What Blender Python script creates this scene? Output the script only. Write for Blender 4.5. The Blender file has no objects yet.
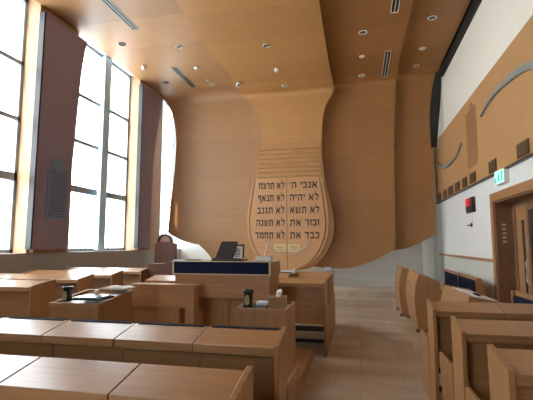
import bpy, bmesh, math, random
from mathutils import Vector, Matrix
random.seed(7)
S = bpy.context.scene
COL = S.collection
PI = math.pi

# ------------------------------------------------------------------ camera
cd = bpy.data.cameras.new('camera'); cam = bpy.data.objects.new('camera', cd); COL.objects.link(cam)
cd.sensor_width = 36.0; cd.lens = 415.0 / 533.0 * 36.0; cd.clip_start = 0.05; cd.clip_end = 300
cam.matrix_world = Matrix(((0.97679732, 0.02258018, 0.21297211, 0), (0.21416579, -0.10298683, -0.97135304, 0),
                           (0, 0.99442639, -0.10543316, 1.6), (0, 0, 0, 1)))
S.camera = cam
# ------------------------------------------------------------------ sky, sun, exposure
w = bpy.data.worlds.new('sky'); S.world = w; w.use_nodes = True
bg = w.node_tree.nodes['Background']; bg.inputs[0].default_value = (0.93, 0.97, 1.0, 1); bg.inputs[1].default_value = 8.0
sl = bpy.data.lights.new('sun', 'SUN'); sl.energy = 4.5; sl.angle = 0.02; sl.color = (1.0, 0.86, 0.68)
so = bpy.data.objects.new('sun', sl); COL.objects.link(so)
so.rotation_euler = Vector((0.20, 0.80, -0.72)).to_track_quat('-Z', 'Y').to_euler()
S.view_settings.view_transform = 'Standard'; S.view_settings.look = 'None'
S.view_settings.exposure = 0.42; S.view_settings.gamma = 1.0; S.view_settings.use_curve_mapping = False
S.cycles.max_bounces = 10; S.cycles.diffuse_bounces = 8; S.cycles.sample_clamp_indirect = 6.0
S.cycles.use_denoising = True

# ------------------------------------------------------------------ materials
def new_mat(name):
    m = bpy.data.materials.new(name); m.use_nodes = True
    return m, m.node_tree.nodes, m.node_tree.links, m.node_tree.nodes['Principled BSDF']

def flat(name, col, rough=0.6, metal=0.0, emit=None, estr=0, spec=0.5, noise=0.06):
    m, N, L, b = new_mat(name)
    b.inputs['Roughness'].default_value = rough; b.inputs['Metallic'].default_value = metal
    b.inputs['Specular IOR Level'].default_value = spec
    tc = N.new('ShaderNodeTexCoord'); nz = N.new('ShaderNodeTexNoise'); nz.inputs['Scale'].default_value = 9.0
    nz.inputs['Detail'].default_value = 4
    L.new(tc.outputs['Object'], nz.inputs['Vector'])
    r = N.new('ShaderNodeValToRGB')
    r.color_ramp.elements[0].position = 0.3; r.color_ramp.elements[1].position = 0.7
    r.color_ramp.elements[0].color = tuple(c * (1 - noise) for c in col) + (1,)
    r.color_ramp.elements[1].color = tuple(min(1, c * (1 + noise)) for c in col) + (1,)
    L.new(nz.outputs['Fac'], r.inputs['Fac']); L.new(r.outputs['Color'], b.inputs['Base Color'])
    if emit:
        b.inputs['Emission Color'].default_value = emit + (1,); b.inputs['Emission Strength'].default_value = estr
    return m

def wood(name, c1, c2, grain='X', rough=0.42, panels=None, coat=0.0, unroll=False, world=False):
    """grain runs along the axis given; panels=(width,height,amount) adds tone steps between veneer sheets"""
    m, N, L, b = new_mat(name)
    tc = N.new('ShaderNodeTexCoord'); src = tc.outputs['Object']
    if unroll:      # ceiling flows into wall: (x, y - z)
        sp = N.new('ShaderNodeSeparateXYZ'); L.new(src, sp.inputs[0])
        sb = N.new('ShaderNodeMath'); sb.operation = 'SUBTRACT'
        L.new(sp.outputs[1], sb.inputs[0]); L.new(sp.outputs[2], sb.inputs[1])
        cb = N.new('ShaderNodeCombineXYZ'); L.new(sp.outputs[0], cb.inputs[0]); L.new(sb.outputs[0], cb.inputs[1])
        src = cb.outputs[0]
    elif world == 'YZ':
        sp = N.new('ShaderNodeSeparateXYZ'); L.new(src, sp.inputs[0])
        cb = N.new('ShaderNodeCombineXYZ'); L.new(sp.outputs[1], cb.inputs[0]); L.new(sp.outputs[2], cb.inputs[1])
        src = cb.outputs[0]
    mp = N.new('ShaderNodeMapping'); L.new(src, mp.inputs['Vector'])
    sc = {'X': (1.2, 22, 22), 'Y': (22, 1.2, 22), 'Z': (22, 22, 1.2)}[grain]
    mp.inputs['Scale'].default_value = sc
    nz = N.new('ShaderNodeTexNoise'); nz.inputs['Scale'].default_value = 1.6; nz.inputs['Detail'].default_value = 6
    nz.inputs['Roughness'].default_value = 0.6; nz.inputs['Distortion'].default_value = 0.5
    L.new(mp.outputs[0], nz.inputs['Vector'])
    r = N.new('ShaderNodeValToRGB'); r.color_ramp.elements[0].position = 0.28; r.color_ramp.elements[1].position = 0.72
    r.color_ramp.elements[0].color = c1 + (1,); r.color_ramp.elements[1].color = c2 + (1,)
    L.new(nz.outputs['Fac'], r.inputs['Fac']); out = r.outputs['Color']
    if panels:
        br = N.new('ShaderNodeTexBrick'); L.new(src, br.inputs['Vector'])
        br.inputs['Scale'].default_value = 1.0; br.inputs['Brick Width'].default_value = panels[0]
        br.inputs['Row Height'].default_value = panels[1]; br.inputs['Mortar Size'].default_value = 0.003
        a = panels[2]
        br.inputs['Color1'].default_value = (1 - a, 1 - a, 1 - a, 1); br.inputs['Color2'].default_value = (1, 1, 1, 1)
        br.inputs['Mortar'].default_value = (0.72, 0.72, 0.72, 1); br.offset = 0.0
        mx = N.new('ShaderNodeMix'); mx.data_type = 'RGBA'; mx.blend_type = 'MULTIPLY'; mx.inputs[0].default_value = 1.0
        L.new(out, mx.inputs[6]); L.new(br.outputs['Color'], mx.inputs[7]); out = mx.outputs[2]
    L.new(out, b.inputs['Base Color'])
    b.inputs['Roughness'].default_value = rough; b.inputs['Coat Weight'].default_value = coat
    b.inputs['Coat Roughness'].default_value = 0.2
    bp = N.new('ShaderNodeBump'); bp.inputs['Strength'].default_value = 0.05; bp.inputs['Distance'].default_value = 0.002
    L.new(nz.outputs['Fac'], bp.inputs['Height']); L.new(bp.outputs[0], b.inputs['Normal'])
    return m

M = {}
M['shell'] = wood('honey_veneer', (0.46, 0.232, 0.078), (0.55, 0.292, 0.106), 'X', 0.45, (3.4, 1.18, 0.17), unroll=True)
M['shell_tan'] = wood('tan_veneer', (0.40, 0.208, 0.085), (0.475, 0.258, 0.112), 'X', 0.45, (3.1, 1.18, 0.17), unroll=True)  # same shell veneer; shade beside the central band put into its colour
M['shell_dark'] = wood('amber_veneer', (0.34, 0.158, 0.050), (0.415, 0.20, 0.067), 'X', 0.45, (3.0, 1.3, 0.17), unroll=True)  # same shell veneer, darkened for the dimmer side away from the windows
M['wall_wood'] = wood('wall_veneer', (0.49, 0.265, 0.108), (0.59, 0.33, 0.143), 'Y', 0.5, (1.2, 3.0, 0.08), world='YZ')
M['oak'] = wood('oak', (0.315, 0.158, 0.064), (0.425, 0.226, 0.094), 'X', 0.38)
M['oakz'] = wood('upright_oak', (0.315, 0.158, 0.064), (0.425, 0.226, 0.094), 'Z', 0.42)
M['oaky'] = wood('oak_lengthwise', (0.315, 0.158, 0.064), (0.425, 0.226, 0.094), 'Y', 0.42)
M['desk'] = wood('oak_desktop', (0.33, 0.175, 0.075), (0.44, 0.245, 0.11), 'X', 0.32, coat=0.3)
M['walnut'] = wood('brown_wood', (0.17, 0.085, 0.045), (0.25, 0.13, 0.07), 'Z', 0.4)
M['dark_wood'] = wood('dark_walnut', (0.085, 0.036, 0.022), (0.125, 0.055, 0.035), 'Z', 0.8)
M['mauve'] = wood('mauve_panel', (0.28, 0.225, 0.29), (0.31, 0.25, 0.32), 'Z', 0.85)  # brown wood with the window glare's purple lift mixed into its colour
M['tablet'] = wood('tablet_veneer', (0.50, 0.265, 0.115), (0.58, 0.32, 0.145), 'X', 0.45)
M['pier'] = wood('pale_veneer', (0.42, 0.25, 0.14), (0.50, 0.31, 0.18), 'Z', 0.5)
M['white'] = flat('white_paint', (0.78, 0.79, 0.76), 0.7, noise=0.015)
M['grey'] = flat('grey_paint', (0.40, 0.385, 0.37), 0.7, noise=0.02)
M['lower'] = flat('pale_dado_paint', (0.62, 0.63, 0.57), 0.6, noise=0.02)
M['rear_paint'] = flat('rear_oak_cladding', (0.32, 0.21, 0.12), 0.6)  # unseen wall; brown picked to limit light bounced onto the desk fronts
M['cream_paint'] = flat('cream_paint', (0.86, 0.82, 0.70), 0.7, noise=0.015)
M['black'] = flat('black_gap_paint', (0.012, 0.012, 0.012), 0.7)
M['metal_black'] = flat('black_metal', (0.02, 0.02, 0.022), 0.4)
M['alu'] = flat('blue_grey_aluminium', (0.50, 0.78, 1.0), 0.4, 0.0)  # blue cast of the sky on the mullions put into the base colour
M['alu_dark'] = flat('dark_aluminium', (0.26, 0.33, 0.40), 0.4, 0.1)
M['blue'] = flat('navy_fabric', (0.004, 0.009, 0.026), 0.9, noise=0.2, spec=0.2)
M['navy'] = flat('navy_velvet', (0.006, 0.013, 0.045), 0.85, noise=0.15, spec=0.2)
M['cream'] = flat('cream_edge', (0.55, 0.45, 0.29), 0.5)
M['ink'] = flat('black_letter', (0.012, 0.010, 0.009), 0.5)
M['silver'] = flat('brushed_silver', (0.55, 0.54, 0.50), 0.35, 0.7)
M['steel'] = flat('satin_grey_metal', (0.36, 0.40, 0.38), 0.45, 0.5)
M['gold'] = flat('gold_plate', (0.62, 0.49, 0.25), 0.45, 0.2)
M['olive'] = flat('dark_bronze', (0.085, 0.055, 0.022), 0.5, 0.2, noise=0.25)
M['bronze'] = flat('bronze_letter', (0.20, 0.10, 0.045), 0.5)
M['plaque'] = flat('slate_plaque', (0.17, 0.25, 0.40), 0.5)
M['plaque_line'] = flat('slate_line', (0.09, 0.13, 0.22), 0.5)
M['ring'] = flat('white_enamel', (0.80, 0.78, 0.72), 0.4)
M['hole'] = flat('dark_recess', (0.02, 0.017, 0.015), 0.5)
M['paper'] = flat('white_paper', (0.82, 0.82, 0.80), 0.7)
M['card'] = flat('pale_blue_card', (0.60, 0.68, 0.76), 0.6)
M['kraft'] = flat('brown_carton', (0.30, 0.19, 0.09), 0.6)
M['book'] = flat('dark_leather', (0.022, 0.014, 0.012), 0.45)
M['green'] = flat('dark_green_tray', (0.02, 0.035, 0.03), 0.25)
M['candle'] = flat('olive_candle_label', (0.35, 0.32, 0.14), 0.5)
M['glassjar'] = flat('smoked_jar', (0.03, 0.035, 0.03), 0.15)
M['crystal'] = flat('frosted_dish', (0.55, 0.56, 0.55), 0.2)
M['exit'] = flat('exit_face', (0.5, 0.9, 0.85), 0.4, emit=(0.35, 1.0, 0.88), estr=0.8)
M['exit_green'] = flat('exit_green', (0.0, 0.35, 0.28), 0.5, emit=(0.0, 0.42, 0.32), estr=0.5)
M['led'] = flat('red_led', (0.6, 0.01, 0.02), 0.5, emit=(1.0, 0.02, 0.05), estr=0.9)
M['door_glass'] = flat('dark_door_glass', (0.045, 0.04, 0.035), 0.15, spec=0.6)

def glass_mat():
    m, N, L, b = new_mat('window_glass')
    N.remove(b)
    t = N.new('ShaderNodeBsdfTransparent'); t.inputs[0].default_value = (0.96, 0.98, 0.99, 1)
    g = N.new('ShaderNodeBsdfGlossy'); g.inputs['Roughness'].default_value = 0.02
    mx = N.new('ShaderNodeMixShader'); mx.inputs[0].default_value = 0.06
    L.new(t.outputs[0], mx.inputs[1]); L.new(g.outputs[0], mx.inputs[2])
    L.new(mx.outputs[0], N['Material Output'].inputs[0])
    return m
M['glass'] = glass_mat()

def floor_mat():
    m, N, L, b = new_mat('limestone_tiles')
    tc = N.new('ShaderNodeTexCoord'); br = N.new('ShaderNodeTexBrick')
    L.new(tc.outputs['Object'], br.inputs['Vector']); br.offset = 0.37
    br.inputs['Scale'].default_value = 1.0; br.inputs['Brick Width'].default_value = 0.8; br.inputs['Row Height'].default_value = 0.62
    br.inputs['Mortar Size'].default_value = 0.004; br.inputs['Bias'].default_value = 0.0
    br.inputs['Color1'].default_value = (0.47, 0.40, 0.31, 1); br.inputs['Color2'].default_value = (0.64, 0.57, 0.46, 1)
    br.inputs['Mortar'].default_value = (0.33, 0.29, 0.24, 1)
    nz = N.new('ShaderNodeTexNoise'); nz.inputs['Scale'].default_value = 1.1; nz.inputs['Detail'].default_value = 5
    mp = N.new('ShaderNodeMapping'); mp.inputs['Scale'].default_value = (0.7, 2.4, 1)
    L.new(tc.outputs['Object'], mp.inputs[0]); L.new(mp.outputs[0], nz.inputs['Vector'])
    r = N.new('ShaderNodeValToRGB'); r.color_ramp.elements[0].position = 0.35; r.color_ramp.elements[1].position = 0.65
    r.color_ramp.elements[0].color = (0.80, 0.70, 0.58, 1); r.color_ramp.elements[1].color = (1, 1, 1, 1)
    L.new(nz.outputs['Fac'], r.inputs['Fac'])
    mx = N.new('ShaderNodeMix'); mx.data_type = 'RGBA'; mx.blend_type = 'MULTIPLY'; mx.inputs[0].default_value = 1
    L.new(br.outputs['Color'], mx.inputs[6]); L.new(r.outputs['Color'], mx.inputs[7])
    L.new(mx.outputs[2], b.inputs['Base Color']); b.inputs['Roughness'].default_value = 0.32
    return m
M['floor'] = floor_mat()

# ------------------------------------------------------------------ mesh helpers (world coordinates; shifted to the root on linking)
class MB:
    def __init__(s): s.bm = bmesh.new()
    def box(s, a, b_, bev=0.0):
        x0, y0, z0 = [min(p, q) for p, q in zip(a, b_)]; x1, y1, z1 = [max(p, q) for p, q in zip(a, b_)]
        vs = [s.bm.verts.new(p) for p in ((x0,y0,z0),(x1,y0,z0),(x1,y1,z0),(x0,y1,z0),(x0,y0,z1),(x1,y0,z1),(x1,y1,z1),(x0,y1,z1))]
        fs = [s.bm.faces.new([vs[i] for i in f]) for f in ((0,3,2,1),(4,5,6,7),(0,1,5,4),(1,2,6,5),(2,3,7,6),(3,0,4,7))]
        if bev: bmesh.ops.bevel(s.bm, geom=list({e for f in fs for e in f.edges}), offset=bev, segments=2, affect='EDGES', profile=0.6)
        return s
    def prism(s, pts, axis, a, b_, bev=0.0):
        """closed polygon pts (2D) extruded along axis from a to b_"""
        def P(p, t):
            return {'X': (t, p[0], p[1]), 'Y': (p[0], t, p[1]), 'Z': (p[0], p[1], t)}[axis]
        v0 = [s.bm.verts.new(P(p, a)) for p in pts]; v1 = [s.bm.verts.new(P(p, b_)) for p in pts]
        fs = [s.bm.faces.new(v0), s.bm.faces.new(v1[::-1])]; n = len(pts)
        for i in range(n): fs.append(s.bm.faces.new((v0[i], v1[i], v1[(i+1) % n], v0[(i+1) % n])))
        bmesh.ops.recalc_face_normals(s.bm, faces=fs)
        if bev: bmesh.ops.bevel(s.bm, geom=list({e for f in fs for e in f.edges}), offset=bev, segments=2, affect='EDGES', profile=0.6)
        return s
    def lathe(s, c, prof, n=24):
        rings = []
        for r, z in prof:
            rings.append([s.bm.verts.new((c[0]+r*math.cos(2*PI*i/n), c[1]+r*math.sin(2*PI*i/n), c[2]+z)) for i in range(n)])
        fs = []
        for a, b_ in zip(rings, rings[1:]):
            for i in range(n): fs.append(s.bm.faces.new((a[i], a[(i+1) % n], b_[(i+1) % n], b_[i])))
        if prof[0][0] > 1e-4: fs.append(s.bm.faces.new(rings[0][::-1]))
        if prof[-1][0] > 1e-4: fs.append(s.bm.faces.new(rings[-1]))
        bmesh.ops.remove_doubles(s.bm, verts=[v for r in rings for v in r], dist=1e-5)
        return s
    def tube(s, pts, r, n=8):
        pts = [Vector(p) for p in pts]; rings = []
        for i, p in enumerate(pts):
            d = (pts[min(i+1, len(pts)-1)] - pts[max(i-1, 0)]).normalized()
            u = d.cross(Vector((0, 0, 1))); u = u.normalized() if u.length > 1e-3 else Vector((1, 0, 0))
            v = d.cross(u); rr = r[i] if isinstance(r, (list, tuple)) else r
            rings.append([s.bm.verts.new(p + (u*math.cos(2*PI*k/n) + v*math.sin(2*PI*k/n))*rr) for k in range(n)])
        for a, b_ in zip(rings, rings[1:]):
            for k in range(n): s.bm.faces.new((a[k], a[(k+1) % n], b_[(k+1) % n], b_[k]))
        s.bm.faces.new(rings[0][::-1]); s.bm.faces.new(rings[-1])
        return s
    def rot(s, axis, ang, c):
        bmesh.ops.rotate(s.bm, verts=s.bm.verts[:], cent=Vector(c), matrix=Matrix.Rotation(ang, 3, axis)); return s
    def build(s, name, mat, root=None, smooth=False, label=None):
        bmesh.ops.recalc_face_normals(s.bm, faces=s.bm.faces[:])
        me = bpy.data.meshes.new(name); o = bpy.data.objects.new(name, me)
        if root is not None:
            bmesh.ops.translate(s.bm, verts=s.bm.verts[:], vec=-wloc(root)); o.parent = root
        s.bm.to_mesh(me); s.bm.free(); me.materials.append(M[mat] if isinstance(mat, str) else mat)
        if smooth:
            for p in me.polygons: p.use_smooth = True
        COL.objects.link(o)
        if label: o['label'] = label
        return o
def wloc(o):
    v = Vector(o.location)
    while o.parent: o = o.parent; v = v + Vector(o.location)
    return v
def tag(o, label, cat, group=None):
    o['label'] = label; o['category'] = cat
    if group: o['group'] = group
    return o
def thing(name, loc, label, cat, group=None):
    o = bpy.data.objects.new(name, None); COL.objects.link(o); o.location = loc; o.empty_display_size = 0.1
    return tag(o, label, cat, group)
def struct(o): o['kind'] = 'structure'; return o
def sroot(name, loc=(0, 0, 0)):
    o = bpy.data.objects.new(name, None); COL.objects.link(o); o.location = loc; return struct(o)
def copy_thing(root, loc, label, group=None):
    r = root.copy(); COL.objects.link(r); r.location = loc; r['label'] = label
    if group: r['group'] = group
    for ch in [c for c in bpy.data.objects if c.parent == root]:
        c = ch.copy(); COL.objects.link(c); c.parent = r
        for g in [q for q in bpy.data.objects if q.parent == ch]:
            d = g.copy(); COL.objects.link(d); d.parent = c
    return r
def interp(pts, t):
    """smooth piecewise interpolation, pts sorted by first value"""
    if t <= pts[0][0]: return pts[0][1]
    if t >= pts[-1][0]: return pts[-1][1]
    for i in range(len(pts)-1):
        if pts[i][0] <= t <= pts[i+1][0]:
            x0, y0 = pts[i]; x1, y1 = pts[i+1]; h = x1-x0
            def sl(k):
                if k <= 0 or k >= len(pts)-1:
                    k2 = min(max(k, 0), len(pts)-2) if k <= 0 else len(pts)-2
                    return (pts[k2+1][1]-pts[k2][1])/(pts[k2+1][0]-pts[k2][0])
                return (pts[k+1][1]-pts[k-1][1])/(pts[k+1][0]-pts[k-1][0])
            m0, m1 = sl(i)*h, sl(i+1)*h; u = (t-x0)/h
            return (2*u**3-3*u*u+1)*y0 + (u**3-2*u*u+u)*m0 + (3*u*u-2*u**3)*y1 + (u**3-u*u)*m1

# ------------------------------------------------------------------ room shell
XR, XL, XW, YB, YN = 2.42, -6.0, -6.35, 13.5, -4.5
struct(MB().box((XW-0.1, YN, -0.15), (XR+1.2, YB+0.2, 0)).build('floor', 'floor'))
# raised steps to the far platform
st = MB()
def steppoly(y0, h0, h1):
    pts = [(-6.2, y0+0.25)]
    for i in range(15):
        x = -6.2 + (8.6*i/14); pts.append((x, y0 + 0.10*((x+1.5)/3.0)**2 if x < -1.5 else y0 + 0.05*max(0, x+0.8)))
    pts += [(2.4, 13.45), (-6.2, 13.45)]
    st.prism(pts[1:], 'Z', h0, h1)
steppoly(10.95, 0.0, 0.20); steppoly(11.33, 0.20, 0.365)
struct(st.build('floor', 'floor'))
struct(MB().box((-6.0, 12.75, 0.365), (2.4, 13.45, 0.53)).build('trim_1', 'lower'))
# left seating tier
struct(MB().box((-6.0, 4.0, 0.0), (-3.62, 8.9, 0.15)).build('floor', 'walnut'))
# far wall, right wall, rear wall, unseen roof slab added to stop sky light leaking in
struct(MB().box((XW-0.1, YB, 0), (XR+0.2, YB+0.2, 6.9)).build('wall_far', 'white'))
struct(MB().box((XW-0.1, YN-0.3, 6.75), (XR+0.3, YB+0.2, 6.95)).build('ceiling', 'white'))
D0, D1, DZ = 5.75, 8.18, 2.36       # door opening
r = sroot('wall_right', (XR, 0, 0))
MB().box((XR, YN, 4.6), (XR+0.3, YB, 6.9)).build('cream_band', 'cream_paint', r)  # white wall; warm bounce light near the top painted in as cream
mb = MB(); mb.box((XR, YN, 1.30), (XR+0.3, D0, 4.6)); mb.box((XR, D1, 1.30), (XR+0.3, YB, 4.6)); mb.box((XR, D0, DZ), (XR+0.3, D1, 4.6))
mb.build('upper_wall', 'white', r)
mb = MB(); mb.box((XR, YN, 0), (XR+0.3, D0, 1.30)); mb.box((XR, D1, 0), (XR+0.3, YB, 1.30)); mb.build('dado', 'lower', r)
mb = MB(); mb.box((XR-0.025, D1+0.17, 1.265), (XR+0.01, YB, 1.325), 0.006); mb.box((XR-0.025, YN, 1.265), (XR+0.01, D0-0.17, 1.325), 0.006)
struct(mb.build('trim_2', 'oaky'))
struct(MB().box((XR-0.05, YN, 2.84), (XR, YB-0.02, 4.68), 0.004).build('wall_right', 'wall_wood'))
struct(MB().box((XR-0.065, YN, 2.815), (XR, YB-0.02, 2.84)).build('trim_3', 'metal_black'))
mb = MB(); mb.box((XW, YN-0.25, 0), (XR+0.3, YN, 1.8)); mb.box((XW, YN-0.25, 4.5), (XR+0.3, YN, 6.9))
mb.box((XW, YN-0.25, 1.8), (-4.3, YN, 4.5)); mb.box((-2.3, YN-0.25, 1.8), (XR+0.3, YN, 4.5)); struct(mb.build('wall_rear', 'rear_paint'))  # unseen opening added in this wall to let in fill for the desk fronts
# left wall: parapet, piers, sill
r = sroot('wall_left', (XL, 0, 0))
MB().box((XW-0.1, YN, 0), (XL, YB, 1.43), 0.004).build('parapet', 'grey', r)
mb = MB()
WIN = [(3.3, 6.6), (7.75, 10.45), (11.9, 13.45)]
PIERS = [(6.6, 7.75), (10.45, 11.9), (YN, 3.3)]
for y0, y1 in PIERS: mb.box((XW-0.1, y0, 1.43), (XL, y1, 6.75))
mb.build('piers', 'pier', r)
mb = MB(); mb.box((XW-0.1, YN, 6.42), (XL+0.05, YB, 6.75)); mb.build('head', 'white', r)
for k, (y0, y1) in enumerate(WIN):
    r = sroot('window_%d' % (k+1), (XW, y0, 1.43))
    fr = MB(); d0, d1 = XW-0.04, XW+0.05
    fr.box((d0, y0, 1.43), (d1, y0+0.07, 6.42)); fr.box((d0, y1-0.07, 1.43), (d1, y1, 6.42))
    fr.box((d0, y0, 1.43), (d1, y1, 1.50)); fr.box((d0, y0, 6.35), (d1, y1, 6.42))
    for zt, hh in (((2.86, 0.075), (3.98, 0.04), (5.09, 0.04)) if k < 2 else ((2.86, 0.02), (5.09, 0.015))): fr.box((d0, y0, zt-hh), (d1, y1, zt+hh))
    fr.build('frame', 'alu_dark', r)
    ms = {0: [4.8], 1: [9.2], 2: [12.5]}[k]
    for y in ms:
        wd = 0.14 if k < 2 else 0.03
        MB().box((XW-0.05, y-wd, 1.45), (XW+0.16, y+wd, 6.40), 0.01).build('mullion', 'alu', r)
    MB().box((XW-0.012, y0+0.05, 1.47), (XW-0.004, y1-0.05, 6.38)).build('pane', 'glass', r)
for y in (8.7, 9.6): MB().tube([(XW+0.06, y, 1.5), (XW+0.1, y, 1.53), (XW+0.1, y, 1.57)], 0.015).build('handle', 'metal_black', bpy.data.objects['window_2'])

# ------------------------------------------------------------------ flowing timber shell (ceiling turning down into the far wall)
def strip(name, Yw, Zc, rad, L, R, ceilL, ceilR, bottom, mat, th=0.07, nx=28, y0=YN):
    L = sorted(L); R = sorted(R); bottom = sorted(bottom)
    rows = []
    for i in range(10): rows.append(('c', y0 + (Yw-rad-y0)*i/10.0))
    for i in range(10): rows.append(('a', PI/2*i/10.0))
    nw = 46
    for i in range(nw+1): rows.append(('w', i/nw))
    bm = bmesh.new(); grid = []
    for kind, t in rows:
        row = []
        for j in range(nx+1):
            u = j/nx
            if kind == 'c':
                x = ceilL(t)*(1-u) + ceilR(t)*u; p = (x, t, Zc)
            elif kind == 'a':
                z = Zc-rad + rad*math.cos(t); y = Yw-rad + rad*math.sin(t)
                x = interp(L, z)*(1-u) + interp(R, z)*u; p = (x, y, z)
            else:
                zt = Zc-rad; z = zt
                for _ in range(6):
                    x = interp(L, z)*(1-u) + interp(R, z)*u; z = zt*(1-t) + interp(bottom, x)*t
                p = (x, Yw, z)
            row.append(bm.verts.new(p))
        grid.append(row)
    fs = []
    for a, b_ in zip(grid, grid[1:]):
        for j in range(nx): fs.append(bm.faces.new((a[j], b_[j], b_[j+1], a[j+1])))
    # thickness, built as a second skin
    bm.normal_update()
    back = [[bm.verts.new(v.co + Vector((0, (0 if k < 10 else min(1, (k-10)/8.0)), (1 if k < 10 else max(0, 1-(k-10)/8.0)))).normalized()*th) for v in row] for k, row in enumerate(grid)]
    for a, b_ in zip(back, back[1:]):
        for j in range(nx): bm.faces.new((a[j], a[j+1], b_[j+1], b_[j]))
    n = len(grid)
    for i in range(n-1):
        bm.faces.new((grid[i][0], back[i][0], back[i+1][0], grid[i+1][0])); bm.faces.new((grid[i][nx], grid[i+1][nx], back[i+1][nx], back[i][nx]))
    for j in range(nx):
        bm.faces.new((grid[0][j], grid[0][j+1], back[0][j+1], back[0][j])); bm.faces.new((grid[-1][j], back[-1][j], back[-1][j+1], grid[-1][j+1]))
    bmesh.ops.recalc_face_normals(bm, faces=bm.faces[:])
    me = bpy.data.meshes.new(name); bm.to_mesh(me); bm.free(); me.materials.append(M[mat])
    for p in me.polygons: p.use_smooth = p.area > 0 and abs(p.normal.x) < 0.3
    me.set_sharp_from_angle(angle=0.6)
    o = bpy.data.objects.new(name, me); COL.objects.link(o); return struct(o)
c = lambda v: (lambda t: v)
A0L = [(6.30, -6.02), (6.22, -5.97), (5.88, -5.75), (5.48, -5.60), (4.99, -5.525), (4.51, -5.51), (3.73, -5.556), (2.95, -5.635), (1.96, -5.72)]
A0R = [(6.30, -5.10), (5.98, -4.84), (5.49, -4.70), (4.8, -4.655), (1.5, -4.63)]
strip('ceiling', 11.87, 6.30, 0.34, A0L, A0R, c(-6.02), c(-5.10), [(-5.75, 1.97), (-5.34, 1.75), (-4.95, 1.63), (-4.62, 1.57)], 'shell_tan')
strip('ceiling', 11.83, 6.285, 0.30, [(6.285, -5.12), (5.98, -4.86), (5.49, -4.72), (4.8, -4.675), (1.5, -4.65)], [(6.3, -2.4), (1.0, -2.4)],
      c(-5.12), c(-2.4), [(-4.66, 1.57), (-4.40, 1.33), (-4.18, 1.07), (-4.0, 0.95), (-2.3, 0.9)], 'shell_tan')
BR = [(6.02, -0.57), (5.846, -0.61), (5.707, -0.715), (5.536, -0.807), (5.189, -0.898), (4.7, -0.93), (4.228, -0.94), (3.421, -0.867), (2.823, -0.737), (2.45, -0.66), (2.207, -0.637), (1.95, -0.645), (1.71, -0.70), (1.298, -0.898), (0.965, -1.261), (0.85, -1.60), (0.82, -1.88)]
BL = [(6.02, -3.34), (5.9, -3.15), (5.727, -2.997), (5.188, -2.721), (4.9, -2.67), (4.641, -2.66), (4.107, -2.749), (3.459, -2.868), (2.876, -3.047), (2.439, -3.135), (2.1, -3.15), (1.859, -3.132), (1.286, -2.921), (0.95, -2.55), (0.85, -2.2), (0.82, -1.95)]
strip('ceiling', 11.56, 6.02, 0.14, BL, BR, lambda t: -3.10 - 0.06*(max(0, t)/11.0) - 0.10*math.exp(-((t-8.6)/1.2)**2) - 0.18*max(0, (t-10.6)), c(-0.60), [(-4, 0.82), (0, 0.82)], 'shell')
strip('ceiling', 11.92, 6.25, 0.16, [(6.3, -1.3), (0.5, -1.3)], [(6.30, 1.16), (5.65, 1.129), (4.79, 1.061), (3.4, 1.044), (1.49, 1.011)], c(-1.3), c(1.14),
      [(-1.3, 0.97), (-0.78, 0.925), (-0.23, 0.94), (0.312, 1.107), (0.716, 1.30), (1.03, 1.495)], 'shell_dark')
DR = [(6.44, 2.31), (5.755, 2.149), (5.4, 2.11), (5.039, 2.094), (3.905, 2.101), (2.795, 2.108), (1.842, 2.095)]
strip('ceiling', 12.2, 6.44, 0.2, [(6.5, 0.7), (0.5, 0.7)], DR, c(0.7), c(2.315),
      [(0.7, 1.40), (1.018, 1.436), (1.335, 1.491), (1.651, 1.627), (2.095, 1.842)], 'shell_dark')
# black shadow-gap strip between timber ceiling and right wall
strip('trim_4', 12.14, 6.50, 0.30, [(6.5, 2.28), (5.755, 2.13), (5.039, 2.07), (3.4, 2.09)], [(6.5, 2.415), (5.8, 2.38), (5.039, 2.30), (4.2, 2.20)], c(2.28), c(2.415), [(2.0, 4.3), (2.42, 4.3)], 'black', nx=4)
struct(MB().box((XR-0.05, YN, 6.22), (XR, 11.9, 6.5)).build('trim_7', 'black'))
# ribbed band over the tablets
mb = MB()
for i in range(7): mb.box((-2.80+0.01*i, 11.52, 3.52+0.13*i), (-0.96-0.006*i, 11.57, 3.60+0.13*i), 0.01)
struct(mb.build('trim_5', 'shell'))
# upright column in the far right corner
struct(MB().lathe((2.05, 13.2, 0.53), [(0.17, 0), (0.17, 5.6)], 32).build('trim_6', 'white', smooth=True))

# ------------------------------------------------------------------ tablets of the law (doors of the ark)
TR = [(3.46, -1.03), (2.82, -0.93), (2.45, -0.88), (2.2, -0.866), (1.79, -0.915), (1.38, -1.085), (1.10, -1.32), (0.99, -1.50), (0.90, -1.75), (0.88, -1.93)]
ark = thing('ark_doors', (-1.93, 11.5, 0.86), 'pair of rounded timber ark doors carved with the commandments in black Hebrew', 'ark doors')
def outline(sgn, top, grow=0.0):
    pts = []
    for i in range(40):
        z = 0.88-grow + (top-(0.88-grow))*(i/39)**1.6
        x = interp(sorted([(a, b_) for a, b_ in TR]), max(z, 0.88) if grow == 0 else 0.88 + (z-0.88+grow)*(top-0.88)/(top-0.88+grow)) + grow*(1 if i > 0 else 0)
        pts.append((-1.93 + sgn*max(0.0, (x+1.93)), z))
    return pts
for sgn, nm in ((-1, 'door_leaf'), (1, 'door_leaf')):
    pts = outline(sgn, 3.46)
    poly = [(-1.93+sgn*0.006, 0.88)] + [(p[0] if abs(p[0]+1.93) > 0.01 else -1.93+sgn*0.01, p[1]) for p in pts[1:]] + [(-1.93+sgn*0.006, 3.46)]
    MB().prism(poly, 'Y', 11.475, 11.56, 0).build(nm, 'tablet', ark)
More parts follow.
